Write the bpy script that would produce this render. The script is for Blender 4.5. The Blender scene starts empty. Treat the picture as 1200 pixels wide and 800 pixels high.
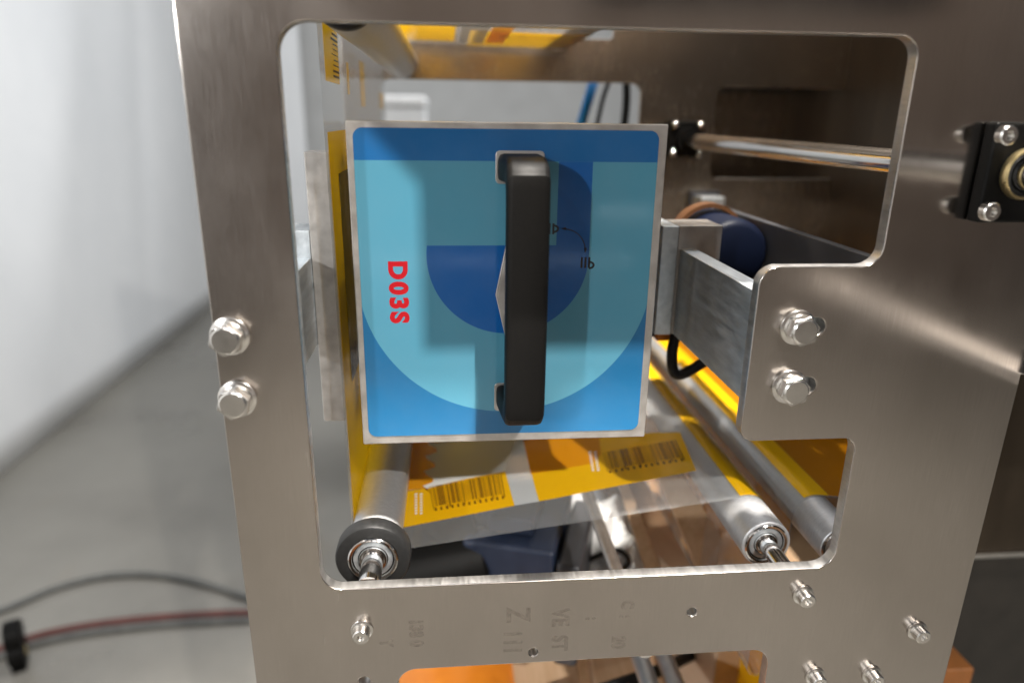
import bpy, bmesh, math, random
from mathutils import Vector, Matrix, noise
random.seed(7)
S = bpy.context.scene
COL = S.collection
H = 1.15                      # camera height above the floor; model numbers below are millimetres from the camera
R = math.radians

# ------------------------------------------------------------------ camera
CAMROWS = ((0.9960, -0.0888, 0.0129), (-0.0149, -0.3054, -0.9521), (0.0885, 0.9481, -0.3055))   # right, down, forward
FPX = 817.35
cam = bpy.data.cameras.new('camera'); camo = bpy.data.objects.new('camera', cam); COL.objects.link(camo)
rt, dn, fw = [Vector(r).normalized() for r in CAMROWS]
fw = rt.cross(dn).normalized(); dn = fw.cross(rt).normalized()
m = Matrix((rt, -dn, -fw)).transposed().to_4x4(); m.translation = Vector((0, 0, H)); camo.matrix_world = m
cam.sensor_width = 36; cam.sensor_fit = 'HORIZONTAL'; cam.lens = FPX * 36 / 1200
cam.clip_start = 0.01; cam.clip_end = 100
cam.dof.use_dof = True; cam.dof.focus_distance = 0.362; cam.dof.aperture_fstop = 4.1; cam.dof.aperture_blades = 9
S.camera = camo

# ------------------------------------------------------------------ world, lamps, exposure
w = bpy.data.worlds.new('World'); S.world = w; w.use_nodes = True
bg = w.node_tree.nodes['Background']; bg.inputs[0].default_value = (0.80, 0.86, 0.95, 1); bg.inputs[1].default_value = 0.10
S.view_settings.view_transform = 'Standard'; S.view_settings.look = 'None'
S.view_settings.exposure = 0; S.view_settings.gamma = 1
S.cycles.use_denoising = True
S.cycles.max_bounces = 10; S.cycles.transparent_max_bounces = 24; S.cycles.glossy_bounces = 6
S.cycles.caustics_reflective = False; S.cycles.caustics_refractive = False
S.cycles.sample_clamp_indirect = 4

def lamp(name, loc, target, sx, sy, power, col, spread=180):
    l = bpy.data.lights.new(name, 'AREA'); l.shape = 'RECTANGLE'; l.size = sx; l.size_y = sy
    l.energy = power; l.color = col; l.spread = R(spread)
    o = bpy.data.objects.new(name, l); COL.objects.link(o)
    loc = Vector(loc) + Vector((0, 0, H)); o.location = loc
    d = Vector(target) + Vector((0, 0, H)) - loc
    o.rotation_euler = d.to_track_quat('-Z', 'Y').to_euler()
    return o
# soft overhead fills for the hall light, some added to brighten curtain, wall and floor, one close bright panel (crisp shadow of the frame), one tube lamp to the right
lamp('overhead_fill', (0.9, 2.0, 2.2), (-1.45, 2.2, -.7), 1.8, 4.2, 126, (0.95, 0.975, 1.0))  # placed and aimed to brighten the curtain
lamp('overhead_fill', (-0.2, -1.6, 2.6), (-0.7, -1.4, -1), 1.6, 1.6, 20, (0.98, 0.98, 1.0))
lamp('overhead_fill', (2.0, -2.4, 2.6), (2.0, -3.4, 0), 1.2, 1.2, 60, (1.0, 0.95, 0.9))  # added to lift the wall that the steel mirrors
lamp('overhead_fill', (0.3, -1.9, 2.6), (0.3, -1.9, 0), 0.8, 0.8, 34, (1.0, 0.97, 0.93), 62)  # added narrow beam, brightens the floor behind the camera only
lamp('work_lamp', (0.25, -0.16, 2.1), (0.03, 0.34, -0.1), 0.10, 0.10, 9, (1.0, 0.94, 0.86), 30)
lamp('key_lamp', (0.60, -1.16, 1.0), (0.03, 0.34, -0.1), 0.036, 0.036, 50, (1.0, 0.965, 0.91))
lamp('side_lamp', (-1.15, -1.25, 0.45), (0.03, 0.34, -0.1), 0.05, 0.05, 15, (0.95, 0.98, 1.0))
lamp('tube_lamp', (0.94, -3.0, -0.475), (0.94, 0, -0.475), 0.30, 0.05, 0.12, (0.85, 0.95, 1.0))
lamp('tube_lamp', (0.28, -3.0, -0.73), (0.28, 0, -0.73), 1.43, 0.035, 0.30, (0.85, 0.95, 1.0))

# ------------------------------------------------------------------ helpers
def ray(px, py):
    d = rt * (px - 600) + dn * (py - 400) + fw * FPX
    return d
def at(px, py, Y):
    d = ray(px, py) * 1.0
    d = d * (Y / d.y); return Vector((d.x, d.y, d.z))          # mm from camera

class MB:
    """collects shapes in millimetres"""
    def __init__(s): s.bm = bmesh.new()
    def box(s, x0, x1, y0, y1, z0, z1, rot=None):
        M = Matrix.Translation(((x0+x1)/2, (y0+y1)/2, (z0+z1)/2)) @ (rot.to_4x4() if rot else Matrix.Identity(4)) @ Matrix.Diagonal((abs(x1-x0), abs(y1-y0), abs(z1-z0), 1))
        bmesh.ops.create_cube(s.bm, size=1, matrix=M); return s
    def lathe(s, prof, org, axis=(0, 1, 0), seg=48, close=True):
        """prof: list of (distance along axis, radius)"""
        a = Vector(axis).normalized(); q = a.to_track_quat('Z', 'Y').to_matrix(); o = Vector(org); rings = []
        for d, r in prof:
            if r < 1e-6: rings.append([s.bm.verts.new(o + a * d)]); continue
            rings.append([s.bm.verts.new(o + a * d + q @ Vector((r*math.cos(2*math.pi*k/seg), r*math.sin(2*math.pi*k/seg), 0))) for k in range(seg)])
        for A, B in zip(rings, rings[1:]):
            for k in range(seg):
                j = (k+1) % seg
                if len(A) == 1 and len(B) == 1: continue
                if len(A) == 1: f = (A[0], B[j], B[k])
                elif len(B) == 1: f = (A[k], A[j], B[0])
                else: f = (A[k], A[j], B[j], B[k])
                s.bm.faces.new(f)
        return s
    def cyl(s, p0, p1, r, seg=32, r1=None, c=0.0):
        p0 = Vector(p0); p1 = Vector(p1); L = (p1-p0).length; r1 = r if r1 is None else r1
        pr = [(0, 0), (0, r-c)] + ([(c, r)] if c else []) + ([(L-c, r1)] if c else []) + [(L, r1-c), (L, 0)]
        return s.lathe(pr, p0, p1-p0, seg)
    def prism(s, pts, y0, y1):
        """polygon in X,Z pushed from y0 to y1"""
        A = [s.bm.verts.new((x, y0, z)) for x, z in pts]; B = [s.bm.verts.new((x, y1, z)) for x, z in pts]
        n = len(pts); s.bm.faces.new(A); s.bm.faces.new(B[::-1])
        for k in range(n): s.bm.faces.new((A[k], B[k], B[(k+1) % n], A[(k+1) % n]))
        return s
    def poly(s, pts): s.bm.faces.new([s.bm.verts.new(p) for p in pts]); return s
    def tube(s, pts, r, seg=12):
        pts = [Vector(p) for p in pts]; P = smooth(pts, 8) if len(pts) > 2 else pts
        rings = []; ref = Vector((0.13, 0.31, 0.94))
        for i, p in enumerate(P):
            t = (P[min(i+1, len(P)-1)] - P[max(i-1, 0)]).normalized()
            u = (ref - t * ref.dot(t)).normalized(); v = t.cross(u); ref = u
            rings.append([s.bm.verts.new(p + (u*math.cos(2*math.pi*k/seg) + v*math.sin(2*math.pi*k/seg))*r) for k in range(seg)])
        for A, B in zip(rings, rings[1:]):
            for k in range(seg): s.bm.faces.new((A[k], A[(k+1) % seg], B[(k+1) % seg], B[k]))
        s.bm.faces.new(rings[0][::-1]); s.bm.faces.new(rings[-1]); return s
    def done(s, name, mat, parent=None, bev=0, ang=35, seg=2, smoothit=True, recalc=True):
        if recalc: bmesh.ops.recalc_face_normals(s.bm, faces=s.bm.faces)
        me = bpy.data.meshes.new(name)
        off = Vector(parent.location) if parent else Vector((0, 0, 0))
        for v in s.bm.verts: v.co = v.co * 0.001 + Vector((0, 0, H)) - off
        s.bm.to_mesh(me); s.bm.free(); me.materials.append(mat)
        return link(name, me, parent, bev, ang, seg, smoothit)

def link(name, me, parent=None, bev=0, ang=35, seg=2, smoothit=True):
    o = bpy.data.objects.new(name, me); COL.objects.link(o)
    if parent:
        q = parent; o.parent = parent
        if parent.type == 'MESH': pass
    if smoothit:
        me.polygons.foreach_set('use_smooth', [True]*len(me.polygons))
        me.set_sharp_from_angle(angle=R(ang))
    if bev:
        b = o.modifiers.new('bevel', 'BEVEL'); b.width = bev*0.001; b.segments = seg; b.limit_method = 'ANGLE'; b.angle_limit = R(40); b.harden_normals = True
    return o

def smooth(P, n):
    out = []
    for i in range(len(P)-1):
        a = P[max(i-1, 0)]; b = P[i]; c = P[i+1]; d = P[min(i+2, len(P)-1)]
        for k in range(n):
            t = k/n
            out.append(0.5*((2*b) + (c-a)*t + (2*a-5*b+4*c-d)*t*t + (3*b-a-3*c+d)*t**3))
    return out + [P[-1]]

def thing(name, label, cat, loc, group=None):
    o = bpy.data.objects.new(name, None); COL.objects.link(o); o.empty_display_size = 0.02
    o.location = Vector(loc)*0.001 + Vector((0, 0, H)); return tag(o, label, cat, group)
def tag(o, label=None, cat=None, group=None, kind=None):
    if label: o['label'] = label
    if cat: o['category'] = cat
    if group: o['group'] = group
    if kind: o['kind'] = kind
    return o
def sub(o, name, mb, mat, **k):
    """a sub-part: child of a mesh part that itself hangs from an Empty thing (mesh origin = the thing's origin)"""
    root = o
    while root.parent: root = root.parent
    c = mb.done(name, mat, root, **k); c.parent = o; return c
def copy_tree(o, parent=None):
    c = o.copy(); COL.objects.link(c); c.parent = parent
    for ch in [x for x in o.children]: copy_tree(ch, c)
    return c

# ------------------------------------------------------------------ materials
class NT:
    def __init__(s, name):
        s.m = bpy.data.materials.new(name); s.m.use_nodes = True; s.t = s.m.node_tree; s.n = s.t.nodes; s.l = s.t.links
        s.b = s.n['Principled BSDF']
    def node(s, t, **k):
        x = s.n.new(t)
        for a, v in k.items():
            if a.startswith('i_'): x.inputs[int(a[2:])].default_value = v
            else: setattr(x, a, v)
        return x
    def put(s, inp, v):
        if isinstance(v, bpy.types.NodeSocket): s.l.new(v, inp)
        else: inp.default_value = v
    def math(s, op, a, b=0.0, c=0.0):
        x = s.n.new('ShaderNodeMath'); x.operation = op
        s.put(x.inputs[0], a); s.put(x.inputs[1], b)
        if op in ('MULTIPLY_ADD', 'SMOOTH_MIN', 'COMPARE', 'WRAP'): s.put(x.inputs[2], c)
        return x.outputs[0]
    def pos(s):
        g = s.n.new('ShaderNodeNewGeometry'); v = s.n.new('ShaderNodeVectorMath'); v.operation = 'MULTIPLY_ADD'
        s.l.new(g.outputs['Position'], v.inputs[0]); v.inputs[1].default_value = (1000,)*3; v.inputs[2].default_value = (0, 0, -1000*H); return v.outputs[0]
    def xyz(s, v):
        q = s.n.new('ShaderNodeSeparateXYZ'); s.l.new(v, q.inputs[0]); return q.outputs
    def noise(s, vec, scale=(1, 1, 1), sc=1.0, det=4.0, rough=0.55, out=0):
        mp = s.node('ShaderNodeVectorMath', operation='MULTIPLY'); s.l.new(vec, mp.inputs[0]); mp.inputs[1].default_value = scale
        x = s.n.new('ShaderNodeTexNoise'); s.l.new(mp.outputs[0], x.inputs['Vector']); x.inputs['Scale'].default_value = sc
        x.inputs['Detail'].default_value = det; x.inputs['Roughness'].default_value = rough; return x.outputs[out]
    def ramp(s, v, lo, hi, a=0.0, b=1.0):
        x = s.n.new('ShaderNodeMapRange'); s.put(x.inputs[0], v); x.inputs[1].default_value = lo; x.inputs[2].default_value = hi
        s.put(x.inputs[3], a); s.put(x.inputs[4], b); return x.outputs[0]
    def mix(s, f, a, b):
        x = s.n.new('ShaderNodeMix'); x.data_type = 'RGBA'; s.put(x.inputs[0], f)
        s.put(x.inputs[6], a if isinstance(a, bpy.types.NodeSocket) else (*a, 1)); s.put(x.inputs[7], b if isinstance(b, bpy.types.NodeSocket) else (*b, 1)); return x.outputs[2]
    def set(s, **k):
        for a, v in k.items():
            i = s.b.inputs[{'color': 'Base Color', 'metal': 'Metallic', 'rough': 'Roughness', 'ior': 'IOR', 'spec': 'Specular IOR Level', 'coat': 'Coat Weight', 'coatr': 'Coat Roughness', 'alpha': 'Alpha', 'trans': 'Transmission Weight', 'aniso': 'Anisotropic', 'sheen': 'Sheen Weight'}[a]]
            if isinstance(v, tuple) and len(v) == 3: v = (*v, 1)
            s.put(i, v)
        return s
    def bump(s, h, dist=0.0002, strength=1.0):
        x = s.n.new('ShaderNodeBump'); s.l.new(h, x.inputs['Height']); x.inputs['Distance'].default_value = dist; x.inputs['Strength'].default_value = strength
        s.l.new(x.outputs[0], s.b.inputs['Normal'])

def grained(name, c0, c1, rough, metal=0.0, scale=(1, 1, 1), sc=0.05, r2=None, bump=0.0, det=5.0, spec=0.5):
    t = NT(name); p = t.pos(); n = t.noise(p, scale, sc, det)
    t.set(color=t.mix(t.ramp(n, .3, .7), c0, c1), metal=metal, rough=t.ramp(n, .3, .7, rough, r2 if r2 is not None else rough), spec=spec)
    if bump: t.bump(n, bump)
    return t.m

def steel_mat(name, base=(.545, .495, .452), marks=False, rough=.15, bl=1.0):
    t = NT(name); p = t.pos()
    fine = t.noise(p, (3.2, 3.2, .05), 1.0, 3)            # vertical brush lines
    blot = t.noise(p, (1, 1, .55), .012, 6, .62); spots = t.noise(p, (1, 1, 1), .16, 4, .7)
    col = t.mix(t.ramp(blot, .3, .7), tuple(c*.84 for c in base), base)
    col = t.mix(t.ramp(fine, .35, .65, 0, .55), col, tuple(c*.78 for c in base))
    r = t.math('ADD', t.ramp(blot, .3, .7, rough-.04*bl, rough+.085*bl), t.ramp(fine, .3, .7, -.02, .045))
    speck = t.ramp(spots, .70, .74)
    col = t.mix(t.math('MULTIPLY', speck, .35*bl), col, (.2, .18, .16))
    t.set(color=col, metal=1.0, rough=r)
    t.bump(fine, .00002)
    return t.m

M_steel = steel_mat('brushed_stainless', marks=True)
M_steel2 = steel_mat('rear_stainless', base=(.53, .45, .365), rough=.23, bl=.35)
M_cut = grained('sawn_edge', (.38, .365, .35), (.50, .48, .46), .38, 1.0, (1, .15, 1), .6, .5, .00003)
M_alu = grained('raw_aluminium', (.47, .44, .41), (.62, .585, .55), .36, .85, (1, 1, 1), .12, .5, .00002)
M_alu_bar = grained('mill_aluminium', (.52, .56, .59), (.70, .74, .77), .42, 1.0, (1, .2, 1), .25, .55, .00002)
M_tube = grained('turned_aluminium', (.50, .50, .51), (.62, .62, .63), .42, .75, (.6, 2.5, .6), .5, .48, .00002)
M_chrome = grained('chromed_steel', (.70, .68, .66), (.80, .78, .76), .07, 1.0, (1, 1, 1), .05, .14)
M_zinc = grained('bolt_steel', (.64, .62, .59), (.74, .71, .67), .17, 1.0, (1, 1, 1), .12, .24)
M_brass = grained('brass', (.72, .56, .28), (.80, .66, .36), .25, 1.0, (1, 1, 1), .2, .35)
M_black = grained('black_plastic', (.004, .0038, .0036), (.007, .0065, .006), .44, 0, (1, 1, 1), 1.2, .52, .00006, spec=.09)
M_rubber = grained('black_rubber', (.007, .007, .007), (.013, .013, .013), .42, 0, (1, 1, 1), .5, .55, spec=.3)
M_hole = grained('dark_hole', (.012, .011, .010), (.02, .018, .016), .7)
M_dark = grained('dark_painted_steel', (.030, .030, .034), (.050, .050, .055), .38, 0, (1, 1, 1), .05, .5)
M_navy = grained('navy_paint', (.003, .005, .014), (.005, .008, .020), .45, spec=.12)
M_blue = grained('blue_paint', (.012, .019, .040), (.019, .028, .055), .42, 0, (1, 1, 1), .05, .5)
M_strap = grained('blue_strap', (.03, .34, .92), (.04, .40, .98), .5)
M_orange = grained('orange_plastic', (.75, .21, .012), (.85, .27, .02), .4)
M_card = grained('cardboard', (.54, .37, .24), (.64, .46, .32), .8, 0, (.4, .4, 1), .03)
M_wood = grained('pale_wood', (.50, .31, .17), (.66, .45, .28), .6, 0, (.4, .03, .4), .25)
M_paper = grained('white_paper', (.72, .72, .72), (.82, .82, .81), .7)
M_cable = grained('grey_hose', (.08, .08, .075), (.12, .12, .11), .4)
M_red = grained('red_brown_cable', (.075, .020, .015), (.11, .030, .022), .4)
M_cab = grained('worn_cabinet_steel', (.075, .058, .044), (.12, .095, .07), .32, 1.0, (1, 1, .2), .02, .45)
M_rust = grained('brown_resin', (.15, .055, .013), (.21, .075, .017), .5)
M_collar = grained('brown_collar', (.07, .028, .009), (.10, .04, .012), .5)
M_low = grained('dim_brown_paint', (.012, .010, .008), (.018, .015, .012), .4)
M_box = grained('housing_paint', (.10, .10, .105), (.13, .13, .135), .45)

def concrete():
    t = NT('concrete_floor'); p = t.pos()
    a = t.noise(p, (1, 1, 1), .0022, 6, .6); b = t.noise(p, (1, 1, 1), .05, 4); c = t.noise(p, (1, .35, 1), .006, 5, .65)
    col = t.mix(t.ramp(a, .3, .7), (.150, .139, .120), (.228, .214, .188)); col = t.mix(t.ramp(b, .35, .7, 0, .22), col, (.16, .155, .145))
    col = t.mix(t.ramp(c, .58, .74, 0, .4), col, (.20, .165, .125))
    d = t.noise(p, (1, 1, 1), .0007, 4, .6); col = t.mix(t.ramp(d, .40, .66, 0, .45), col, (.30, .285, .25))
    t.set(color=col, rough=t.ramp(a, .3, .7, .24, .42), spec=.5); t.bump(b, .0006, .5); return t.m
def curtain():
    t = NT('white_sheet'); p = t.pos(); a = t.noise(p, (1, 1, 1), .003, 4)
    t.set(color=t.mix(t.ramp(a, .3, .7), (.84, .85, .86), (.90, .905, .91)), rough=.5, spec=.4); return t.m
M_floor = concrete(); M_curtain = curtain()
M_grey = grained('grey_wall', (.50, .50, .49), (.58, .58, .57), .7, 0, (1, 1, 1), .004)
M_wall = grained('dim_wall', (.26, .215, .185), (.32, .265, .23), .75, 0, (1, 1, 1), .004)

# film: clear web and printed inks, some tones for shade and sheen
def film_mat(name, color, opaque, rough=.12, transl=.45, tint=None):
    t = NT(name); o = t.n['Material Output']
    d = t.node('ShaderNodeBsdfDiffuse'); d.inputs[0].default_value = (*color, 1)
    tr = t.node('ShaderNodeBsdfTranslucent'); tr.inputs[0].default_value = (*color, 1)
    tp = t.node('ShaderNodeBsdfTransparent'); tp.inputs[0].default_value = (*(tint or (.96, .96, .96)), 1)
    gl = t.node('ShaderNodeBsdfGlossy'); gl.inputs['Roughness'].default_value = rough
    m1 = t.node('ShaderNodeMixShader'); m1.inputs[0].default_value = transl; t.l.new(d.outputs[0], m1.inputs[1]); t.l.new(tr.outputs[0], m1.inputs[2])
    m2 = t.node('ShaderNodeMixShader'); m2.inputs[0].default_value = opaque; t.l.new(tp.outputs[0], m2.inputs[1]); t.l.new(m1.outputs[0], m2.inputs[2])
    lw = t.node('ShaderNodeLayerWeight'); fr = t.math('MULTIPLY_ADD', t.math('POWER', lw.outputs['Facing'], 4.0), .75, .05)
    m3 = t.node('ShaderNodeMixShader'); t.l.new(fr, m3.inputs[0]); t.l.new(m2.outputs[0], m3.inputs[1]); t.l.new(gl.outputs[0], m3.inputs[2])
    n = t.noise(t.pos(), (1, 1, 1), .02, 3); bp = t.node('ShaderNodeBump'); bp.inputs['Distance'].default_value = .0012; t.l.new(n, bp.inputs['Height'])
    t.l.new(bp.outputs[0], gl.inputs['Normal']); t.l.new(m3.outputs[0], o.inputs[0]); return t.m
M_film = film_mat('clear_film', (.88, .90, .91), .23)
M_yel = film_mat('yellow_ink', (1.0, .55, .006), .90, transl=.16, tint=(1, .6, .02))
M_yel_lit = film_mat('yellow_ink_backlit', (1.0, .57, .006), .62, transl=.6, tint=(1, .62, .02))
M_ora = film_mat('orange_ink_and_shade', (.88, .37, .008), .88, transl=.2, tint=(1, .5, .02))  # orange print, also the box-shaded part of the yellow
M_white = film_mat('white_ink', (.86, .88, .88), .98, transl=.06)
M_sheen = film_mat('clear_film_sheen', (.60, .62, .63), .80, transl=.06)  # tone for the sheen on the clear film
M_yel_shade = film_mat('yellow_ink_shaded', (.50, .19, .004), .90, transl=.2, tint=(1, .5, .02))  # darker copy of the yellow for film turned from the light
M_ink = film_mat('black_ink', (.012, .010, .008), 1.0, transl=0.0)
M_ink2 = film_mat('brown_ink', (.30, .14, .01), .72, transl=.2)

# label artwork: flat print, blue shapes by position on the face
def label_mat():
    t = NT('printed_label'); X, Y, Z = t.xyz(t.pos())
    s = .12
    def lt(a, b): return t.ramp(t.math('SUBTRACT', a, b), -s, s, 1, 0)        # a < b
    def circ(cx, cz, r):
        dx = t.math('SUBTRACT', X, cx); dz = t.math('SUBTRACT', Z, cz)
        return lt(t.math('SQRT', t.math('ADD', t.math('MULTIPLY', dx, dx), t.math('MULTIPLY', dz, dz))), r)
    mul = lambda *a: a[0] if len(a) == 1 else t.math('MULTIPLY', a[0], mul(*a[1:]))
    inv = lambda a: t.math('SUBTRACT', 1.0, a)
    k = 340/335
    below_bar = lt(Z, -19.5*k)
    U = mul(below_bar, t.math('MAXIMUM', lt(-73*k, Z), circ(28.6*k, -73*k, 73.0*k)))
    cut = t.math('MULTIPLY', U, 1.0)
    half = mul(lt(Z, -59*k), circ(29.0*k, -63.8*k, 39.7*k))
    stem = mul(lt(52.3*k, X), lt(X, 68.6*k), lt(-64*k, Z))
    over = mul(lt(52.3*k, X), lt(-62*k, Z), below_bar, circ(29.0*k, -63.8*k, 39.7*k))
    logo = t.math('MAXIMUM', half, mul(stem, below_bar))
    base = (.011, .118, .262); light = (.078, .262, .36); dark = (.007, .095, .32); darker = (.0066, .087, .292)
    c = t.mix(below_bar, (.011, .112, .30), base)
    c = t.mix(cut, c, light)
    c = t.mix(logo, c, dark); c = t.mix(over, c, darker)
    n1 = t.noise(t.pos(), (1, 1, 1), .035, 6, .65); n2 = t.noise(t.pos(), (1, 1, .12), .9, 3)
    c = t.mix(t.math('MULTIPLY', t.ramp(n1, .35, .7), .05), c, (.30, .36, .38))
    t.set(color=c, rough=t.math('ADD', t.ramp(n1, .35, .7, .05, .13), t.ramp(n2, .6, .75, 0, .08)), spec=.45)
    return t.m
M_label = label_mat()
def residue():
    t = NT('tape_residue'); p = t.pos(); n = t.noise(p, (1, 1, 1), .38, 6, .75)
    t.set(color=(.27, .235, .205), metal=1.0, rough=.42, alpha=t.ramp(n, .40, .66, .0, .42)); return t.m
M_residue = residue()
M_redink = grained('red_print', (.40, .004, .010), (.46, .006, .013), .3)
M_blackink = grained('black_print', (.008, .008, .010), (.012, .012, .014), .3)

# ------------------------------------------------------------------ setting: floor, sheet, wall behind the camera
b = MB(); b.box(-6000, 6000, -6000, 8000, -1190, -1150); tag(b.done('floor', M_floor, smoothit=False), kind='structure')

def sheet(pts, z0, z1, n, amp, seed, top=None):
    """hanging plastic sheet with soft folds along a plan polyline (mm)"""
    rnd = random.Random(seed); ph = [(rnd.uniform(.5, 3.2), rnd.uniform(0, 6.28), rnd.uniform(.3, 1)) for _ in range(6)]
    creases = [(3.6+i*.62+rnd.uniform(-.25, .25), rnd.choice((-1.6, -.8, .7, 1.5)), rnd.uniform(.07, .16), rnd.choice((-1, 1))*rnd.uniform(.4, 1.2)) for i in range(9)]
    bm = bmesh.new(); P = [Vector((*p, 0)) for p in pts]; L = [(P[i+1]-P[i]).length for i in range(len(P)-1)]; T = sum(L); g = []
    for i in range(n+1):
        s = T*i/n; q = s; k = 0
        while k < len(L)-1 and q > L[k]: q -= L[k]; k += 1
        d = (P[k+1]-P[k]).normalized(); base = P[k]+d*q; nr = Vector((-d.y, d.x, 0)); row = []
        for j in range(25):
            v = j/24; z = z0+(z1-z0)*v
            f = sum(a*math.sin(s/1000*w*2+p+v*2.2*math.sin(p*3)+1.2*math.sin(v*3+w)) for w, p, a in ph)
            f += sum(a*math.exp(-((s/1000-c0-k0*v)/w0)**2) for c0, k0, w0, a in creases)
            row.append(bm.verts.new(base + nr*amp*f*min(1, .06+v*3) + Vector((0, 0, z))))
        g.append(row)
    for i in range(n):
        for j in range(24): bm.faces.new((g[i][j], g[i+1][j], g[i+1][j+1], g[i][j+1]))
    m_ = MB(); m_.bm.free(); m_.bm = bm; return m_
c = sheet([(-1490, -3200), (-1490, 5600), (-1060, 5600)], -1149, 1900, 300, 11, 3).done('curtain', M_curtain, ang=80)
c.name = 'curtain'; tag(c, 'large white plastic sheet hanging to the concrete floor left of the steel frame', 'curtain')
c.modifiers.new('thick', 'SOLIDIFY').thickness = .003
b = MB(); b.box(-1490, 4200, -3700, -3600, -1150, 1900); tag(b.done('wall', M_wall, smoothit=False), kind='structure')
b = MB(); b.box(-1490, 5200, 5750, 5850, -1150, 1900); tag(b.done('wall', M_grey, smoothit=False), kind='structure')

# ------------------------------------------------------------------ plates (outlines with round corners, cut by round and slotted holes)
def rounded(pts, n=10):
    """pts: (x, z, radius) -> outline points"""
    out = []; N = len(pts)
    for i, (x, z, r) in enumerate(pts):
        p = Vector((x, z)); a = Vector(pts[i-1][:2]); c = Vector(pts[(i+1) % N][:2])
        if r <= 0: out.append(p); continue
        u = (a-p).normalized(); v = (c-p).normalized(); an = u.angle(v); t = r/math.tan(an/2); h = r/math.sin(an/2)
        o = p+(u+v).normalized()*h; s = p+u*t-o; e = p+v*t-o
        a0 = math.atan2(s.y, s.x); a1 = math.atan2(e.y, e.x); d = (a1-a0+math.pi) % (2*math.pi)-math.pi
        for k in range(n+1): out.append(o+Vector((math.cos(a0+d*k/n), math.sin(a0+d*k/n)))*r)
    return out
def circle(x, z, r, n=24): return [Vector((x+r*math.cos(2*math.pi*k/n), z+r*math.sin(2*math.pi*k/n))) for k in range(n)]
def slot(x, z, r, hl, n=10):
    return [Vector((x+hl+r*math.cos(-math.pi/2+math.pi*k/n), z+r*math.sin(-math.pi/2+math.pi*k/n))) for k in range(n+1)] + [Vector((x-hl+r*math.cos(math.pi/2+math.pi*k/n), z+r*math.sin(math.pi/2+math.pi*k/n))) for k in range(n+1)]
def plate_mesh(name, loops, y0, y1, bev, origin):
    cu = bpy.data.curves.new(name, 'CURVE'); cu.dimensions = '2D'; cu.fill_mode = 'BOTH'
    cu.extrude = (y1-y0)/2*.001-bev*.001; cu.bevel_depth = bev*.001; cu.bevel_resolution = 2; cu.offset = -bev*.001
    for lp in loops:
        sp = cu.splines.new('POLY'); sp.points.add(len(lp)-1)
        for q, p in zip(sp.points, lp): q.co = (p.x*.001, p.y*.001, 0, 1)
        sp.use_cyclic_u = True
    tmp = bpy.data.objects.new(name, cu); COL.objects.link(tmp)
    dg = bpy.context.evaluated_depsgraph_get(); me = bpy.data.meshes.new_from_object(tmp.evaluated_get(dg)); me.name = name
    bpy.data.objects.remove(tmp)
    me.transform(Matrix.Translation(-(Vector(origin)*.001)) @ Matrix.Translation((0, (y0+y1)/2*.001, 0)) @ Matrix.Rotation(R(90), 4, 'X'))
    return me

def cut_edges(me):
    me.materials.append(M_cut)
    for p in me.polygons:
        if abs(p.normal.y) < .2: p.material_index = 1
open_main = rounded([(-65.5, 34.5, 12), (198, 34.5, 9), (198, -63, 9), (141, -63, 9), (141, -150, 7), (201.5, -150, 7), (201.5, -225.5, 11), (-65.5, -225.5, 11)][::-1])
open_low = rounded([(-30, -277, 10), (173, -277, 10), (173, -420, 10), (-30, -420, 10)][::-1])
FR0, FR1 = 300, 307
HB = [(-95.3, -92), (-95.1, -121.3)]            # left bolts
HS = [(161.6, -91.6), (161.5, -121.2)]          # right bolts in slots
screws = [(423, 745), (946, 703), (1081, 745), (960, 799), (1027, 797)]
holes = [(811, 717, 2.7), (625, 764, 2.6), (427, 798, 3.0)]
front_loops = [rounded([(-102.5, 420, 0), (620, 420, 0), (620, -118, 0), (281.4, -118, 0), (281.4, -620, 0), (-102.5, -620, 0)]), open_main, open_low]
front_loops += [slot(x+4.5, z, 4.3, 5.5) for x, z in HS] + [circle(at(px, py, 300).x, at(px, py, 300).z, r) for px, py, r in holes]
front = thing('machine_frame', 'tall brushed stainless plate in front with stepped window cut-outs, bolts and faint residue marks', 'steel plate', (90, 303, -620))
me = plate_mesh('front_plate', front_loops, FR0, FR1, .55, (90, 303, -620)); me.materials.append(M_steel)
cut_edges(me); link('front_plate', me, front, ang=30)
bk = thing('rear_plate', 'brownish stainless rear plate with matching window, behind the blue printer box', 'steel plate', (90, 755, -620))
rear_loops = [rounded([(-102.5, 420, 0), (620, 420, 0), (620, -620, 0), (-102.5, -620, 0)]),
              rounded([(-65.5, 35, 10), (200, 35, 10), (200, -63, 9), (141, -63, 9), (141, -150, 7), (201, -150, 7), (201, -225, 11), (-65.5, -225, 11)][::-1]),
              rounded([(282, 33, 9), (470, 33, 9), (470, -60, 9), (282, -60, 9)][::-1]),
              rounded([(138, 92, 4), (168, 92, 6), (168, 76, 4), (128, 76, 3)][::-1]),
              open_low]
me = plate_mesh('rear_plate', rear_loops, 750, 757, .5, (90, 755, -620)); me.materials.append(M_steel2)
cut_edges(me); link('plate_sheet', me, bk, ang=30)

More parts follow.
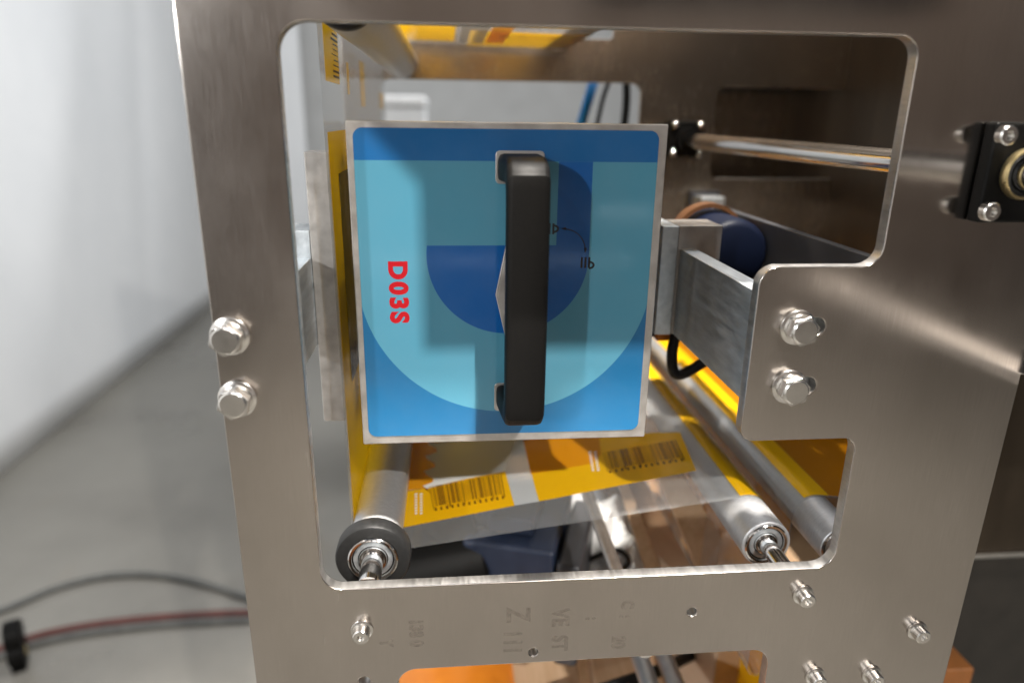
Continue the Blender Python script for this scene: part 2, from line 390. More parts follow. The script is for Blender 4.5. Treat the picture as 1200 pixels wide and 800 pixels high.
# ------------------------------------------------------------------ bolts and screws
def hexring(r): return [(r*math.cos(math.pi/3*k+.3), r*math.sin(math.pi/3*k+.3)) for k in range(6)]
def hex_bolt(x, z, label):
    t = thing('hex_bolt', label, 'bolt', (x, FR0, z), 'hex bolts on the front plate')
    b = MB(); b.lathe([(0, 0), (0, 8.2), (-.2, 8.5), (-1.4, 8.5), (-1.6, 8.2), (-1.6, 0)], (x, FR0, z), seg=40); b.done('washer', M_zinc, t)
    b = MB(); b.lathe([(-1.6, 0), (-1.6, 6.6), (-1.8, 6.9), (-3.5, 6.9), (-3.7, 6.6), (-3.7, 0)], (x, FR0, z), seg=36); b.done('spring_washer', M_zinc, t)
    b = MB(); rr = 7.4
    pts = [(x+a, z+c) for a, c in hexring(rr)]; b.prism(pts, FR0-8.4, FR0-3.7)
    h = b.done('head', M_zinc, t, bev=.28, ang=25)
    b = MB(); b.lathe([(-8.4, 0), (-8.4, 6.1), (-8.95, 5.4), (-8.95, 0)], (x, FR0, z), seg=36); sub(h, 'head_crown', b, M_zinc)
    return t
for (x, z), l in zip(HB + [(p[0]+.3, p[1]) for p in HS], ('upper of the two hex bolts on the left column of the steel frame', 'lower of the two hex bolts on the left column of the steel frame', 'upper hex bolt with washer in a slot of the right tab', 'lower hex bolt with brassy washer in a slot of the right tab')):
    hex_bolt(x, z, l)

def cap_screw(x, y, z, label=None, r=4.2, group='socket screws along the lower frame', nm='socket_screw'):
    t = thing(nm, label, 'screw', (x, y, z), group)
    b = MB(); b.lathe([(0, 0), (0, r*1.3), (-.2, r*1.35), (-.9, r*1.35), (-1.1, r*1.28), (-1.1, 0)], (x, y, z), seg=32); b.done('washer', M_zinc, t)
    b = MB(); b.lathe([(-1.1, 0), (-1.1, r*1.05), (-2.4, r*1.05), (-2.4, 0)], (x, y, z), seg=32); b.done('spring_washer', M_zinc, t)
    b = MB(); b.lathe([(-2.4, 0), (-2.4, r), (-6.0, r), (-6.5, r*.86), (-6.5, r*.5), (-4.8, r*.46), (-4.8, 0)], (x, y, z), seg=32); b.done('head', M_zinc, t)
    return t
for (px, py), l in zip(screws, ('socket screw under the left roller, on the lower frame bar', 'socket screw just below the right roller and window corner', 'socket screw nearest the right edge of the steel frame', 'left of the two socket screws cut by the bottom picture edge', 'right of the two socket screws cut by the bottom picture edge')):
    q = at(px, py, 295); cap_screw(q.x, FR0, q.z, l)

t = thing('guard_rail', 'aluminium rail jutting out from the right edge of the steel frame', 'rail', (295, 200, -124))
b = MB(); b.box(286, 304, 60, 299.7, -126, -119); b.done('rail_bar', M_alu, t, bev=.8)
b = MB(); b.box(284, 308, 294, 299.7, -118.6, -106); b.done('rail_clip', M_rubber, t, bev=.8)

# ------------------------------------------------------------------ pillow block, guide rod, rear flange
RX, RZ = 250.5, -20.5
t = thing('bearing_block', 'black square bearing block with gold ring, screwed to the right of the steel frame', 'bearing', (RX, 300, RZ-23))
b = MB(); b.box(RX-16.5, RX+24, 292, 299.5, RZ-21.5, RZ+21.5); h_ = b.done('housing', M_black, t, bev=1.5)
b = MB(); b.lathe([(-11.0, 9.0), (-11.0, 9.7), (-12.4, 10.0), (-12.4, 10.7), (-11, 11.2), (-9, 11.2)], (RX, 300, RZ), seg=48); b.done('bearing_ring', M_brass, t)
b = MB(); b.lathe([(-10.4, 7.5), (-11.4, 7.8), (-11.6, 9.5), (-10.4, 9.6)], (RX, 300, RZ), seg=48); b.done('seal', M_rubber, t)
for sx in (-1, 1):
    for sz in (-1, 1):
        x, z = RX+sx*14.5, RZ+sz*16
        b = MB(); b.lathe([(-10, 0), (-10, 4.1), (-13.4, 4.1), (-14, 3.5), (-14, 2.1), (-12.2, 1.9), (-12.2, 0)], (x, 300, z), seg=28); b.done('screw', M_zinc, t)
r_ = MB(); r_.cyl((RX, 185, RZ), (RX, 747, RZ), 7.4, 48, c=.8)
rod = r_.done('guide_rod', M_chrome); tag(rod, 'long polished steel rod running back from the black bearing block', 'rod')
t = thing('flange_bearing', 'small black square flange at the far end of the polished rod', 'bearing', (RX-1, 750, RZ-18))
b = MB(); b.box(RX-20, RX+18, 739, 750, RZ-17, RZ+19); b.done('housing', M_black, t, bev=1.5)
b = MB(); b.lathe([(0, 8), (0, 13), (-7, 12.5), (-7, 8)], (RX, 739, RZ), seg=40); b.done('collar', M_black, t)
for sx in (-1, 1):
    for sz in (-1, 1):
        b = MB(); b.lathe([(0, 3.2), (-3, 3.0), (-3.6, 2.2), (-3.6, 0)], (RX-1+sx*14, 739, RZ+1+sz*14), seg=20); b.done('screw', M_zinc, t)

# unseen board on stays above the window, added to shade the label's middle
t = thing('shade_board', 'added dark grey shade board standing out above the window of the steel frame', 'shade board', (150, 100, 71))
b = MB(); b.prism([(88, 71), (88, 140), (46, 186), (46, 330), (330, 330), (330, 71)], 90, 112); b.done('shade_sheet', M_dark, t, bev=1.5)
for x in (80, 290):
    b = MB(); b.box(x, x+18, 112.3, 299.7, 290, 308); b.done('stay', M_alu_bar, t, bev=.8)

# ------------------------------------------------------------------ printer box with label and handle
FY = 340
k = FY/335
bx = thing('printer_box', 'square printer box with glossy blue label, black pull handle and red lettering in the window', 'printer', (29, FY+120, -166))
b = MB(); b.box(-46.4, 105.4, FY, FY+4, -165.6, -2.2); b.done('cover_plate', M_alu, bx, bev=.7)
b = MB(); b.box(-43, 102, FY+4.2, FY+255, -160.5, -6); b.done('housing', M_box, bx, bev=1)
lb = MB(); out = rounded([(-43.3, -5.2, 4.5), (101.2, -5.2, 4.5), (101.2, -161.0, 4.5), (-43.3, -161.0, 4.5)], 8)
lb.prism([(p.x, p.y) for p in out], FY-.25, FY+.1); lab = lb.done('label', M_label, bx)

def text_mesh(s, size, bold, org, rot, mat, parent, name, sx=1.0, spacing=1.0):
    cu = bpy.data.curves.new(name, 'FONT'); cu.body = s; cu.size = size*.001; cu.offset = bold*.001; cu.space_character = spacing
    cu.align_x = 'CENTER'; cu.align_y = 'CENTER'; cu.resolution_u = 6
    tmp = bpy.data.objects.new(name, cu); COL.objects.link(tmp)
    dg = bpy.context.evaluated_depsgraph_get(); me = bpy.data.meshes.new_from_object(tmp.evaluated_get(dg)); me.name = name
    bpy.data.objects.remove(tmp); bpy.data.curves.remove(cu)
    root = parent
    while root.parent: root = root.parent
    me.transform(Matrix.Translation(Vector(org)*.001 + Vector((0, 0, H)) - root.location) @ Matrix.Rotation(R(90), 4, 'X') @ Matrix.Rotation(R(rot), 4, 'Z') @ Matrix.Diagonal((sx, 1, 1, 1)))
    me.materials.clear(); me.materials.append(mat); o = link(name, me, None, smoothit=False); o.parent = parent; return o
# red D03S, reading downwards
text_mesh('D03S', 12.0, .66, (-25.0*k, FY-.32, -81.8*k), -90, M_redink, lab, 'lettering', sx=1.02, spacing=1.24)
# faint glue traces of old lettering on the lower frame bar
for px, py, tx, sz in ((487, 741, '138 0', 9.5), (606, 720, 'Z', 17), (600, 752, '111', 13), (656, 723, 'VE', 12.5), (655, 753, 'ST', 11.5), (735, 708, 'C', 9), (733, 722, ':', 9), (694, 724, ':', 10), (724, 752, '20', 10), (452, 753, 'Y', 9)):
    q = at(px, py, 300); text_mesh(tx, sz, .5, (q.x, FR0-.03, q.z), -90, M_residue, front, 'residue_mark', sx=.8)
# lock marks and the double-headed arrow
def bars(px, py, n, side):
    b = MB(); q = at(px, py, FY); x0 = q.x-2.6
    for i in range(n): b.box(x0+i*1.9-.5, x0+i*1.9+.5, FY-.34, FY-.28, q.z-2.7, q.z+2.7)
    xs = x0+(n-1)*1.9; cz = q.z-side*1.3; N = 12
    ring = [(math.cos(-math.pi/2+math.pi*j/N), math.sin(-math.pi/2+math.pi*j/N)) for j in range(N+1)]
    for (c0, s0), (c1, s1) in zip(ring, ring[1:]):
        b.poly([(xs+2.9*c0, FY-.31, cz+2.1*s0), (xs+2.9*c1, FY-.31, cz+2.1*s1), (xs+1.8*c1, FY-.31, cz+1.1*s1), (xs+1.8*c0, FY-.31, cz+1.1*s0)])
    return b
sub(lab, 'lock_mark', bars(650, 268, 2, 0), M_blackink, smoothit=False)
sub(lab, 'unlock_mark', bars(687.5, 307.5, 3, 1), M_blackink, smoothit=False)
b = MB(); A = at(660, 267.5, FY); B = at(686, 293, FY); N = 20; cx, cz = A.x, B.z; ra, rb = B.x-A.x, A.z-B.z
pp = [(cx+ra*math.sin(math.pi/2*j/N), cz+rb*math.cos(math.pi/2*j/N)) for j in range(N+1)]; pi_ = [(cx+(ra-.5)*math.sin(math.pi/2*j/N), cz+(rb-.5)*math.cos(math.pi/2*j/N)) for j in range(N+1)]
for j in range(N): b.poly([(pp[j][0], FY-.31, pp[j][1]), (pp[j+1][0], FY-.31, pp[j+1][1]), (pi_[j+1][0], FY-.31, pi_[j+1][1]), (pi_[j][0], FY-.31, pi_[j][1])])
b.poly([(A.x-1.2, FY-.31, A.z-.15), (A.x+1.4, FY-.31, A.z+.7), (A.x+1.4, FY-.31, A.z-1.0)])
b.poly([(B.x-.15, FY-.31, B.z-1.6), (B.x-1.0, FY-.31, B.z+1.1), (B.x+.7, FY-.31, B.z+1.1)])
sub(lab, 'arrow', b, M_blackink, smoothit=False)

# latch behind the handle: pale rimmed rhombus plate
b = MB(); b.prism([(22.6*k, -83.2*k), (27.4*k, -59.2*k), (41*k, -59.2*k), (46*k, -83*k), (41*k, -105*k), (27.6*k, -105*k)], FY-2.2, FY-.26); l_ = b.done('latch', M_alu, bx, bev=.4)
b = MB(); b.prism([(23.9*k, -83.2*k), (28.2*k, -61*k), (41*k, -61*k), (44*k, -83*k), (41*k, -103.4*k), (28.4*k, -103.4*k)], FY-2.7, FY-2.25); sub(l_, 'latch_inlay', b, M_alu)

# pull handle: swept grip, two feet with dark pads
hz0, hz1 = -15.6, -146.5
def grip():
    """profile in Y,Z swept over the width with rounded section"""
    fz = [(-29.5, FY-.4), (-29.5, FY-7)]
    outer = [(FY-.3, hz0-.6), (FY-12, hz0-.8), (FY-22, hz0-1.0), (FY-29, hz0-3.2), (FY-33.5, hz0-8), (FY-35, hz0-14), (FY-35.8, (hz0+hz1)/2), (FY-35, hz1+14), (FY-33.5, hz1+8), (FY-29, hz1+3.2), (FY-22, hz1+1.0), (FY-12, hz1+.6), (FY-.3, hz1+.4)]
    inner = [(FY-.3, hz0-13.5), (FY-12, hz0-13.0), (FY-20, hz0-13.5), (FY-23.6, hz0-16), (FY-25, hz0-20), (FY-25.4, hz0-24), (FY-26, (hz0+hz1)/2), (FY-25.4, hz1+24), (FY-25, hz1+20), (FY-23.6, hz1+16), (FY-20, hz1+13.5), (FY-12, hz1+13), (FY-.3, hz1+13.5)]
    def sm(L): return [(v.x, v.y) for v in smooth([Vector((a, c, 0)) for a, c in L], 4)]
    O, I = sm(outer), sm(inner); bm = bmesh.new(); n = len(O); rings = []
    for i in range(n):
        (yo, zo), (yi, zi) = O[i], I[i]; f = min(1, max(0, (FY-yo)/22))          # feet a little wider than the grip
        x0 = 23.6+(1.9*f); x1 = 45.2-(.3*f); e = 1.8; du = Vector((yi-yo, zi-zo)); L = du.length; du.normalize()
        ring = []
        for (x, t_) in ((x0, .5), (x0, .72), (x0+.25, .88), (x0+.9, .96), (x0+2.4, 1), (x1-2.4, 1), (x1-.9, .96), (x1-.25, .88), (x1, .72), (x1, .5), (x1, .30), (x1-.3, .16), (x1-1.1, .05), (x1-2.8, 0), (x0+2.8, 0), (x0+1.1, .05), (x0+.3, .16), (x0, .30)):
            ring.append(bm.verts.new((x, yo+du.x*L*t_, zo+du.y*L*t_)))
        rings.append(ring)
    for A, B in zip(rings, rings[1:]):
        for j in range(len(A)): bm.faces.new((A[j], A[(j+1) % len(A)], B[(j+1) % len(A)], B[j]))
    bm.faces.new(rings[0]); bm.faces.new(rings[-1][::-1]); m_ = MB(); m_.bm.free(); m_.bm = bm; return m_
hd = grip().done('handle', M_black, bx, ang=50)
for z0, z1 in ((-30.2, -14.9), (-147.6, -132)):
    b = MB(); q = rounded([(22.7, z0, 2), (46, z0, 2), (46, z1, 2), (22.7, z1, 2)], 4); b.prism([(p.x, p.y) for p in q], FY-1.2, FY-.26); sub(hd, 'handle_pad', b, M_alu, bev=.3)

# ------------------------------------------------------------------ brackets either side
t = thing('mounting_bracket', 'aluminium bracket right of the blue box, its bar reaching to the slotted tab', 'bracket', (145, 400, -127.6))
b = MB(); b.box(130, 140.3, 415, 450, -130.7, -61.7); b.done('side_strip', M_alu_bar, t, bev=.5)
b = MB(); b.box(140.6, 168, 416, 444, -130.6, -61.5); b.done('cross_block', M_alu, t, bev=.5)
b = MB(); b.box(142.2, 152.6, 307.2, 415.8, -130.6, -75.8); b.done('support_bar', M_alu_bar, t, bev=.5)
b = MB(); b.box(152.8, 178, 307.2, 317, -130.6, -75.8); b.done('bar_foot', M_alu_bar, t, bev=.5)
t = thing('mounting_bracket', 'aluminium bracket with a tall flat bar standing left of the blue box', 'bracket', (-80, 400, -178.3))
b = MB(); b.box(-77.6, -64.4, 400, 420, -178.4, -19.2); b.done('upright_bar', M_alu, t, bev=.5)
b = MB(); b.box(-108, -77.9, 400.6, 430, -129.8, -62); b.done('cross_block', M_alu_bar, t, bev=.5)
b = MB(); b.box(-88.5, -78.2, 307.2, 400.3, -129.7, -77.5); b.done('support_bar', M_alu_bar, t, bev=.5)

# ------------------------------------------------------------------ rollers
Y0R, Y1R = 330, 747
def roller(x, z, r, label, ring=False, y0=Y0R, name='guide_roller', shaft=4.2, e=0):
    t = thing(name, label, 'roller', (x, y0, z-r), 'film guide rollers')
    ys = y0+9 if ring else y0; rb = 13.6 if ring else 12.7; shaft = 5.8 if ring else 4.8
    b = MB(); b.lathe([(0, rb), (0, r-.5), (.6, r), (Y1R-ys, r), (Y1R-ys, 5)], (x, ys, z), seg=64); b.done('tube', M_tube, t)
    if ring:
        b = MB(); b.lathe([(1, rb), (0, rb+.2), (-.1, r+3.6-e), (.6, r+5.2-e), (1.8, r+5.9-e), (9.5, r+5.9-e), (11, r+5.0-e), (11, r-.2)], (x, y0, z), seg=64); b.done('end_ring', M_rubber, t)
    b = MB(); b.lathe([(2.5, rb-2.4), (.2, rb-2.3), (-.4, rb-2.0), (-.6, rb-.8), (-.1, rb-.1), (3, rb-.1)], (x, y0, z), seg=64); bo = b.done('bearing', M_chrome, t)
    b = MB(); b.lathe([(2.2, shaft+.2), (2.2, rb-2.2)], (x, y0, z), seg=48); sub(bo, 'bearing_gap', b, M_hole)
    b = MB(); b.lathe([(1.2, shaft+2.3), (.5, shaft+2.5), (.3, (shaft+rb)/2), (.5, rb-3.1), (1.2, rb-2.9)], (x, y0, z), seg=56); sub(bo, 'bearing_shield', b, M_alu_bar)
    b = MB(); b.lathe([(2, shaft+.1), (-.2, shaft+.15), (-.5, shaft+.6), (-.4, shaft+1.6), (.2, shaft+1.9), (2, shaft+1.9)], (x, y0, z), seg=48); sub(bo, 'inner_race', b, M_chrome)
    b = MB(); b.cyl((x, 307.3, z), (x, Y1R+2, z), shaft, 32); b.done('shaft', M_chrome, t)
    return t
C_UL = (-43.5, 50.5, 15.4); C_LL = (-43.5, -229.8, 14.5); C_LR = (178.5, -230.3, 14.2); C_R2 = (221.5, -231, 13)
roller(*C_LL, 'bright roller with black rubber ring and open bearing at the lower left of the window', True)
roller(*C_LR, 'bright bare-ended roller with open bearing at the lower right of the window')
roller(*C_UL, 'roller at the upper left that the printed film wraps over', True, e=5.8)
roller(*C_R2, 'film-covered roller behind the right edge of the window, right of the bare-ended one', False, 325)
roller(112, 81, 17, 'roller at the upper right lifting the printed film out of sight', False)

# ------------------------------------------------------------------ printed film web
def arc(c, r, a0, a1, n=14): return [(c[0]+r*math.cos(R(a0+(a1-a0)*i/n)), c[1]+r*math.sin(R(a0+(a1-a0)*i/n))) for i in range(n+1)]
th = math.degrees(math.asin((C_LL[2]+C_LR[2]+.6)/math.hypot(C_LR[0]-C_LL[0], C_LR[1]-C_LL[1])))
F = .3
path = [(130, 160)] + arc((112, 81), 17+F, 0, -90) + arc(C_UL, C_UL[2]+F, 90, 180)
i_left0 = len(path)-1
path += arc(C_LL, C_LL[2]+F, 180, 270+th); i_bot0 = len(path)-1
path += arc(C_LR, C_LR[2]+F, 90+th, 0); path += arc((199.5, -345), 6.5, 180, 360)
path += arc(C_R2, C_R2[2]+F, 180, 84); path += [(300, -226)]
cum = [0]
for (a, c_), (d, e) in zip(path, path[1:]): cum.append(cum[-1]+math.hypot(d-a, e-c_))
def onpath(s):
    s = max(0, min(cum[-1]-1e-6, s)); i = 0
    while cum[i+1] < s: i += 1
    f = (s-cum[i])/(cum[i+1]-cum[i]); (a, c_), (d, e) = path[i], path[i+1]; L = math.hypot(d-a, e-c_)
    return (a+(d-a)*f, c_+(e-c_)*f), ((e-c_)/L, -(d-a)/L)
FY0, FY1 = 358, 722
def strip(s0, s1, y0, y1, off, b=None, side=1):
    b = b or MB(); ss = sorted(set([s0, s1] + [s for s in cum if s0 < s < s1])); rows = []
    ys = [y0+(y1-y0)*j/2 for j in range(3)]
    for s in ss:
        (x, z), (nx, nz) = onpath(s); rows.append([b.bm.verts.new((x+nx*off, y, z+nz*off)) for y in ys])
    for A, B in zip(rows, rows[1:]):
        for j in range(2): b.bm.faces.new((A[j], A[j+1], B[j+1], B[j]))
    return b
web = thing('film_web', 'printed clear and yellow packaging film threaded round the rollers', 'film', (60, 550, -345))
fm = strip(0, cum[-1], FY0, FY1, 0).done('film', M_film, web, ang=60, recalc=False)
def printed(name, b, mat, **k_): return b.done(name, mat, web, ang=60, recalc=False, **k_)
sL = cum[i_left0]; sB = cum[i_bot0]
# left run: s = sL + (z_top - z)
ztop = path[i_left0][1]
def sl(z): return sL+(ztop-z)
IN = -.25      # inner side of the web (towards the printer)
for z0, z1, y0, y1 in ((60, 16, 372, 420), (-8, -236, FY0+8, FY1-10)):
    printed('yellow_panel', strip(sl(z0), sl(z1), y0, y1, IN), M_yel_lit)
for z0, z1, y0, y1 in ((36, 6, 520, 545), (20, 6, 660, 700), (30, 12, 452, 460)):
    printed('yellow_mark', strip(sl(z0), sl(z1), y0, y1, IN), M_yel_lit)
b = MB()
rnd = random.Random(5)
for i in range(11):
    z = 46-i*2.6; strip(sl(z), sl(z-rnd.choice((.5, .7, 1.2))), 394+rnd.uniform(0, 8), 418, IN*2, b)
printed('small_print', b, M_ink)
printed('black_band', strip(sl(-30), sl(-150), 392, 436, IN*2), M_ink)  # black strip laid over the film beside the box
# bottom run: trace on the slanted plane
pA, pB = Vector((path[i_bot0][0], 0, path[i_bot0][1])), Vector((path[i_bot0+1][0], 0, path[i_bot0+1][1]))
tv = (pB-pA).normalized(); nv = Vector((-tv.z, 0, tv.x))
def onfilm(px, py, off):
    d = ray(px, py); t_ = (pA+nv*off).dot(nv)/d.dot(nv); return d*t_
def traced(pts, off): return MB().poly([onfilm(x, y, off) for x, y in pts])
scal = []
for i in range(4):
    y0 = 512+i*17.5
    scal += [(513-i*2.0+math.sin(0)*0, y0), (500-i*1.5, y0+4.5), (503-i*1.5, y0+9), (511-i*2, y0+12.5), (512-i*2, y0+16)]
printed('white_panel', traced([(513, 505)] + scal[1:] + [(500, 572), (540, 562), (592, 552), (606, 505)], .2), M_white)
printed('sheen_panel', traced([(606, 505), (592, 552), (603, 592), (632, 587), (612, 512), (611, 505)], .15), M_sheen)  # grey sheen of the clear film put in as a flat patch
printed('orange_panel', traced([(484, 505), (513, 505)] + scal[1:] + [(500, 572), (478, 574)], .35), M_ora)
printed('yellow_panel', traced([(477, 575), (500, 572), (540, 562), (592, 552), (603, 592), (470, 618)], .3), M_yel)
printed('yellow_panel', traced([(612, 512), (628, 575), (632, 587), (816, 551), (797, 506)], .3), M_yel)
printed('orange_panel', traced([(612.5, 511), (622, 555), (694, 543), (704, 532), (702, 511)], .5), M_ora)  # box shadow on the yellow print, put in as orange
def barcode(a, b_, c, d, n, seed):
    """quad a-b top edge, d-c bottom edge in the photo, bars across"""
    rnd = random.Random(seed); m_ = MB(); u = 0
    L = lambda p, q, f: (p[0]+(q[0]-p[0])*f, p[1]+(q[1]-p[1])*f)
    for i in range(n):
        wd = rnd.choice((.35, .5, .9, 1.3))/n; f0 = i/n; f1 = f0+wd*.6; e = 1 if (i % 9 in (0, 1) or i > n-3) else .86
        A, B = L(a, b_, f0), L(a, b_, f1); C, D = L(d, c, f1), L(d, c, f0)
        m_.poly([onfilm(*A, .7), onfilm(*B, .7), onfilm(*L(B, C, e), .7), onfilm(*L(A, D, e), .7)])
    for i in range(13):
        f0 = (i+.25)/13; f1 = f0+.03; A, B = L(a, b_, f0), L(a, b_, f1); C, D = L(d, c, f1), L(d, c, f0)
        m_.poly([onfilm(*L(A, D, .92), .7), onfilm(*L(B, C, .92), .7), onfilm(*L(B, C, 1.06), .7), onfilm(*L(A, D, 1.06), .7)])
    return m_
printed('barcode', barcode((503, 570), (588, 554), (593, 582), (508, 597), 44, 1), M_ink2)
printed('barcode', barcode((706, 530), (792, 515), (803, 538), (712, 553), 44, 2), M_ink2)
b = MB()
for i in range(8):
    for j in range(2):
        x, y = 486+j*6, 578+i*3.2; b.poly([onfilm(x, y, .7), onfilm(x+3, y-.6, .7), onfilm(x+3, y+1.2, .7), onfilm(x, y+1.8, .7)])
        x, y = 690+j*6-i*-.5, 529+i*3.0; b.poly([onfilm(x, y, .7), onfilm(x+3, y-.6, .7), onfilm(x+3, y+1.0, .7), onfilm(x, y+1.6, .7)])
tag(printed('fine_print', b, M_white), kind='stuff')
# over the right rollers and up to the far side
sR = cum[i_bot0+1]
printed('yellow_panel', strip(sR-3, sR+26, FY0+2, FY1-10, -.3), M_yel)
printed('yellow_panel', strip(cum[-1]-86, cum[-1]-70, FY0+2, FY1-10, -.3), M_yel)
printed('shaded_panel', strip(cum[-1]-69.8, cum[-1]-2, FY0+2, FY1-10, -.3), M_yel_shade)  # flat run past the roller, its shade put into the colour
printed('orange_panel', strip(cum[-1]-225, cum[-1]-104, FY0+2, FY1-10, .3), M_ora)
# top run, seen from below
sT = cum[16]
for x0, x1, y0, y1, mt, nm in ((118, 60, 362, 560, M_yel_lit, 'yellow_panel'), (52, 36, 362, 690, M_ora, 'orange_panel'), (34, 12, 380, 700, M_white, 'white_panel'), (8, -38, 362, 690, M_yel_lit, 'yellow_panel'), (118, 20, 600, 720, M_yel_lit, 'yellow_panel')):
    sx = lambda x: cum[15]+(112-x)
    printed(nm, strip(sx(x0), sx(x1), y0, y1, -.3), mt)
b = MB()
for i in range(16):
    x = 92-i*3.0; strip(cum[15]+112-x, cum[15]+112-x+rnd.choice((1, 1.8)), 612+rnd.uniform(0, 12), 640+rnd.uniform(0, 14), -.6, b)
printed('large_print', b, M_ink2)

# ------------------------------------------------------------------ inside the machine, right of the box
t = thing('drive_motor', 'round navy motor end with orange collar behind the right bracket', 'motor', (190, 470, -115))
b = MB(); b.lathe([(0, 0), (0, 19), (2, 22.5), (5, 24), (64, 24), (64, 0)], (190.5, 447, -86), seg=48); b.done('body', M_navy, t)
b = MB(); b.lathe([(28, 23), (28, 26), (40, 26), (40, 23)], (186, 456, -82), seg=48); b.done('collar', M_collar, t)
tag(MB().box(216, 222, 308, 560, -122, -66).done('cross_rail', M_dark, bev=.6), 'dark flat rail running back from the window step beside the navy motor', 'rail')
t = thing('sensor_block', 'small pale connector block on the rear plate above the navy motor', 'connector', (260, 770, -60))
b = MB(); b.box(264, 290, 720, 749, -93, -77); b.done('housing', M_alu_bar, t, bev=1)
b = MB(); b.box(260, 294, 745, 749.8, -97, -73); b.done('base_flange', M_dark, t, bev=.5)
c = MB().tube([(150, 430, -128), (147, 428, -150), (152, 425, -162), (176, 428, -150), (205, 440, -138)], 3.6).done('black_cable', M_rubber)
tag(c, 'short black cable elbow hanging under the right bracket', 'cable')
t = thing('cable_plug', 'orange plug above the black cable elbow under the right bracket', 'plug', (150, 432, -128))
b = MB(); b.box(138, 160, 436, 456, -142, -129); b.done('plug_body', M_orange, t, bev=1.5)
b = MB(); b.box(134, 137.8, 440, 452, -140, -131); b.done('plug_tip', M_dark, t, bev=.6)
t = thing('cabinet', 'dim stainless panel with a dark back wall seen through the rear opening', 'panel', (380, 900, -620))
b = MB(); b.box(275, 640, 880, 886, -620, 420); b.done('panel_sheet', M_steel2, t)
b = MB(); b.box(275, 640, 870, 879.6, 34, 46); b.done('stiffener', M_dark, t)

# ------------------------------------------------------------------ behind the rear window
t = thing('blue_strap', 'bright blue strap hanging behind the rear window', 'strap', (167, 900, -60))
p0, p1 = at(693, 85, 900), at(668, 170, 900); d = (p1-p0)
bm = MB(); bm.poly([p0, p0+Vector((12, 0, 0)), p1+Vector((12, 0, 0)), p1]); s_ = bm.done('strap_band', M_strap, t); s_.modifiers.new('thick', 'SOLIDIFY').thickness = .002
for pts, l in ((((718, 85), (706, 118), (695, 170)), 'thin black cable behind the rear window, right next to the blue strap'), (((733, 80), (734, 120), (728, 175)), 'thick black cable behind the rear window near its right end')):
    c = MB().tube([at(x, y, 905) for x, y in pts], 5 if 'thick' in l else 3).done('hanging_cable', M_rubber); tag(c, l, 'cable')
t = thing('white_crate', 'blurred white crate far behind the left end of the rear window', 'crate', (-150, 2000, -1150))
b = MB(); b.box(-190, -60, 2000, 2300, -1150, 22); b.done('crate_body', M_paper, t, bev=6)
b = MB(); b.box(-194, -56, 1996, 2304, 24, 52); b.done('crate_lid', M_paper, t, bev=6)

# ------------------------------------------------------------------ below: motors, rods, planks, cartons seen past the film
def oriented(yaw, pitch=0, roll=0): return Matrix.Rotation(R(yaw), 3, 'Z') @ Matrix.Rotation(R(pitch), 3, 'X') @ Matrix.Rotation(R(roll), 3, 'Y')
t = thing('gear_motor', 'dark blue boxy motor below the film, beside the black one', 'motor', (62, 510, -420))
rr = oriented(-18, 0, 0)
b = MB(); b.box(20, 96, 470, 570, -420, -322, rr); b.done('body', M_blue, t, bev=4)
b = MB(); b.box(94, 114, 450, 552, -424, -328, rr); b.done('end_cover', M_dark, t, bev=4)
b = MB(); b.box(36, 74, 486, 545, -321.5, -306, rr); b.done('terminal_box', M_blue, t, bev=3)
t = thing('drum_motor', 'black round motor with a cable loop below the film at left', 'motor', (-5, 520, -420))
b = MB(); b.lathe([(0, 0), (0, 38), (3, 42), (84, 42), (88, 38), (88, 0)], (-62, 500, -368), (1, .15, .12), 40); b.done('body', M_black, t)
b = MB(); b.lathe([(0, 0), (0, 18), (20, 18), (22, 14), (22, 0)], (-12, 505, -345), (.3, 0, 1), 32); b.done('terminal_box', M_black, t)
b = MB(); b.tube([(4, 500, -338), (22, 500, -322), (34, 502, -338), (32, 505, -362), (18, 510, -385)], 3.2); b.done('lead', M_rubber, t)
q = at(707, 628, 420); c = MB().cyl((q.x, 308, q.z), (q.x, 749, q.z), 4.6, 32).done('tie_rod', M_alu); tag(c, 'thin bright aluminium rod running back below the film', 'rod')
for (px, py), l in (((757, 790), 'darker steel bar showing in the lower window, left of the brighter bar'), ((787, 790), 'brighter steel bar showing in the lower window')):
    q = at(px, py, 420); c = MB().cyl((q.x, 320, q.z), (q.x, 749, q.z), 7, 32).done('steel_bar', M_tube if 'brighter' in l and 'darker' not in l else M_alu_bar); tag(c, l, 'rod')
# pallet of planks and cartons on the floor level of the machine
t = thing('wooden_pallet', 'pale wooden pallet boards low under the machine, below the film', 'pallet', (260, 620, -640))
for i, x in enumerate((60, 140, 220, 300, 380)):
    b = MB(); b.box(x, x+66, 330, 980, -520-i*3, -502-i*3, oriented(-4)); b.done('plank', M_wood, t, bev=2)
for y in (380, 640, 900):
    b = MB(); b.box(60, 450, y, y+60, -640, -537); b.done('bearer', M_wood, t, bev=2)
t = thing('cardboard_box', 'open brown carton under the film right of the aluminium rods', 'box', (260, 560, -500))
rr = oriented(14)
b = MB(); b.box(200, 290, 470, 620, -501, -400, rr); b.done('carton', M_card, t, bev=2)
b = MB(); b.box(192, 246, 472, 610, -400, -397, oriented(14, 0, 18)); b.done('flap', M_card, t)
for pts, y, l in ((((772, 560), (800, 556), (868, 664), (818, 668)), 452, 'pale tan board leaning under the film, left of the bare roller'), (((724, 566), (736, 564), (776, 668), (756, 668)), 470, 'narrow tan batten leaning under the film between rod and board')):
    q = [at(a, c_, y) for a, c_ in pts]; b = MB(); b.prism([(p.x, p.z) for p in q], y, y+9)
    o = b.done('wooden_board', M_wood, bev=.8); tag(o, l, 'board')
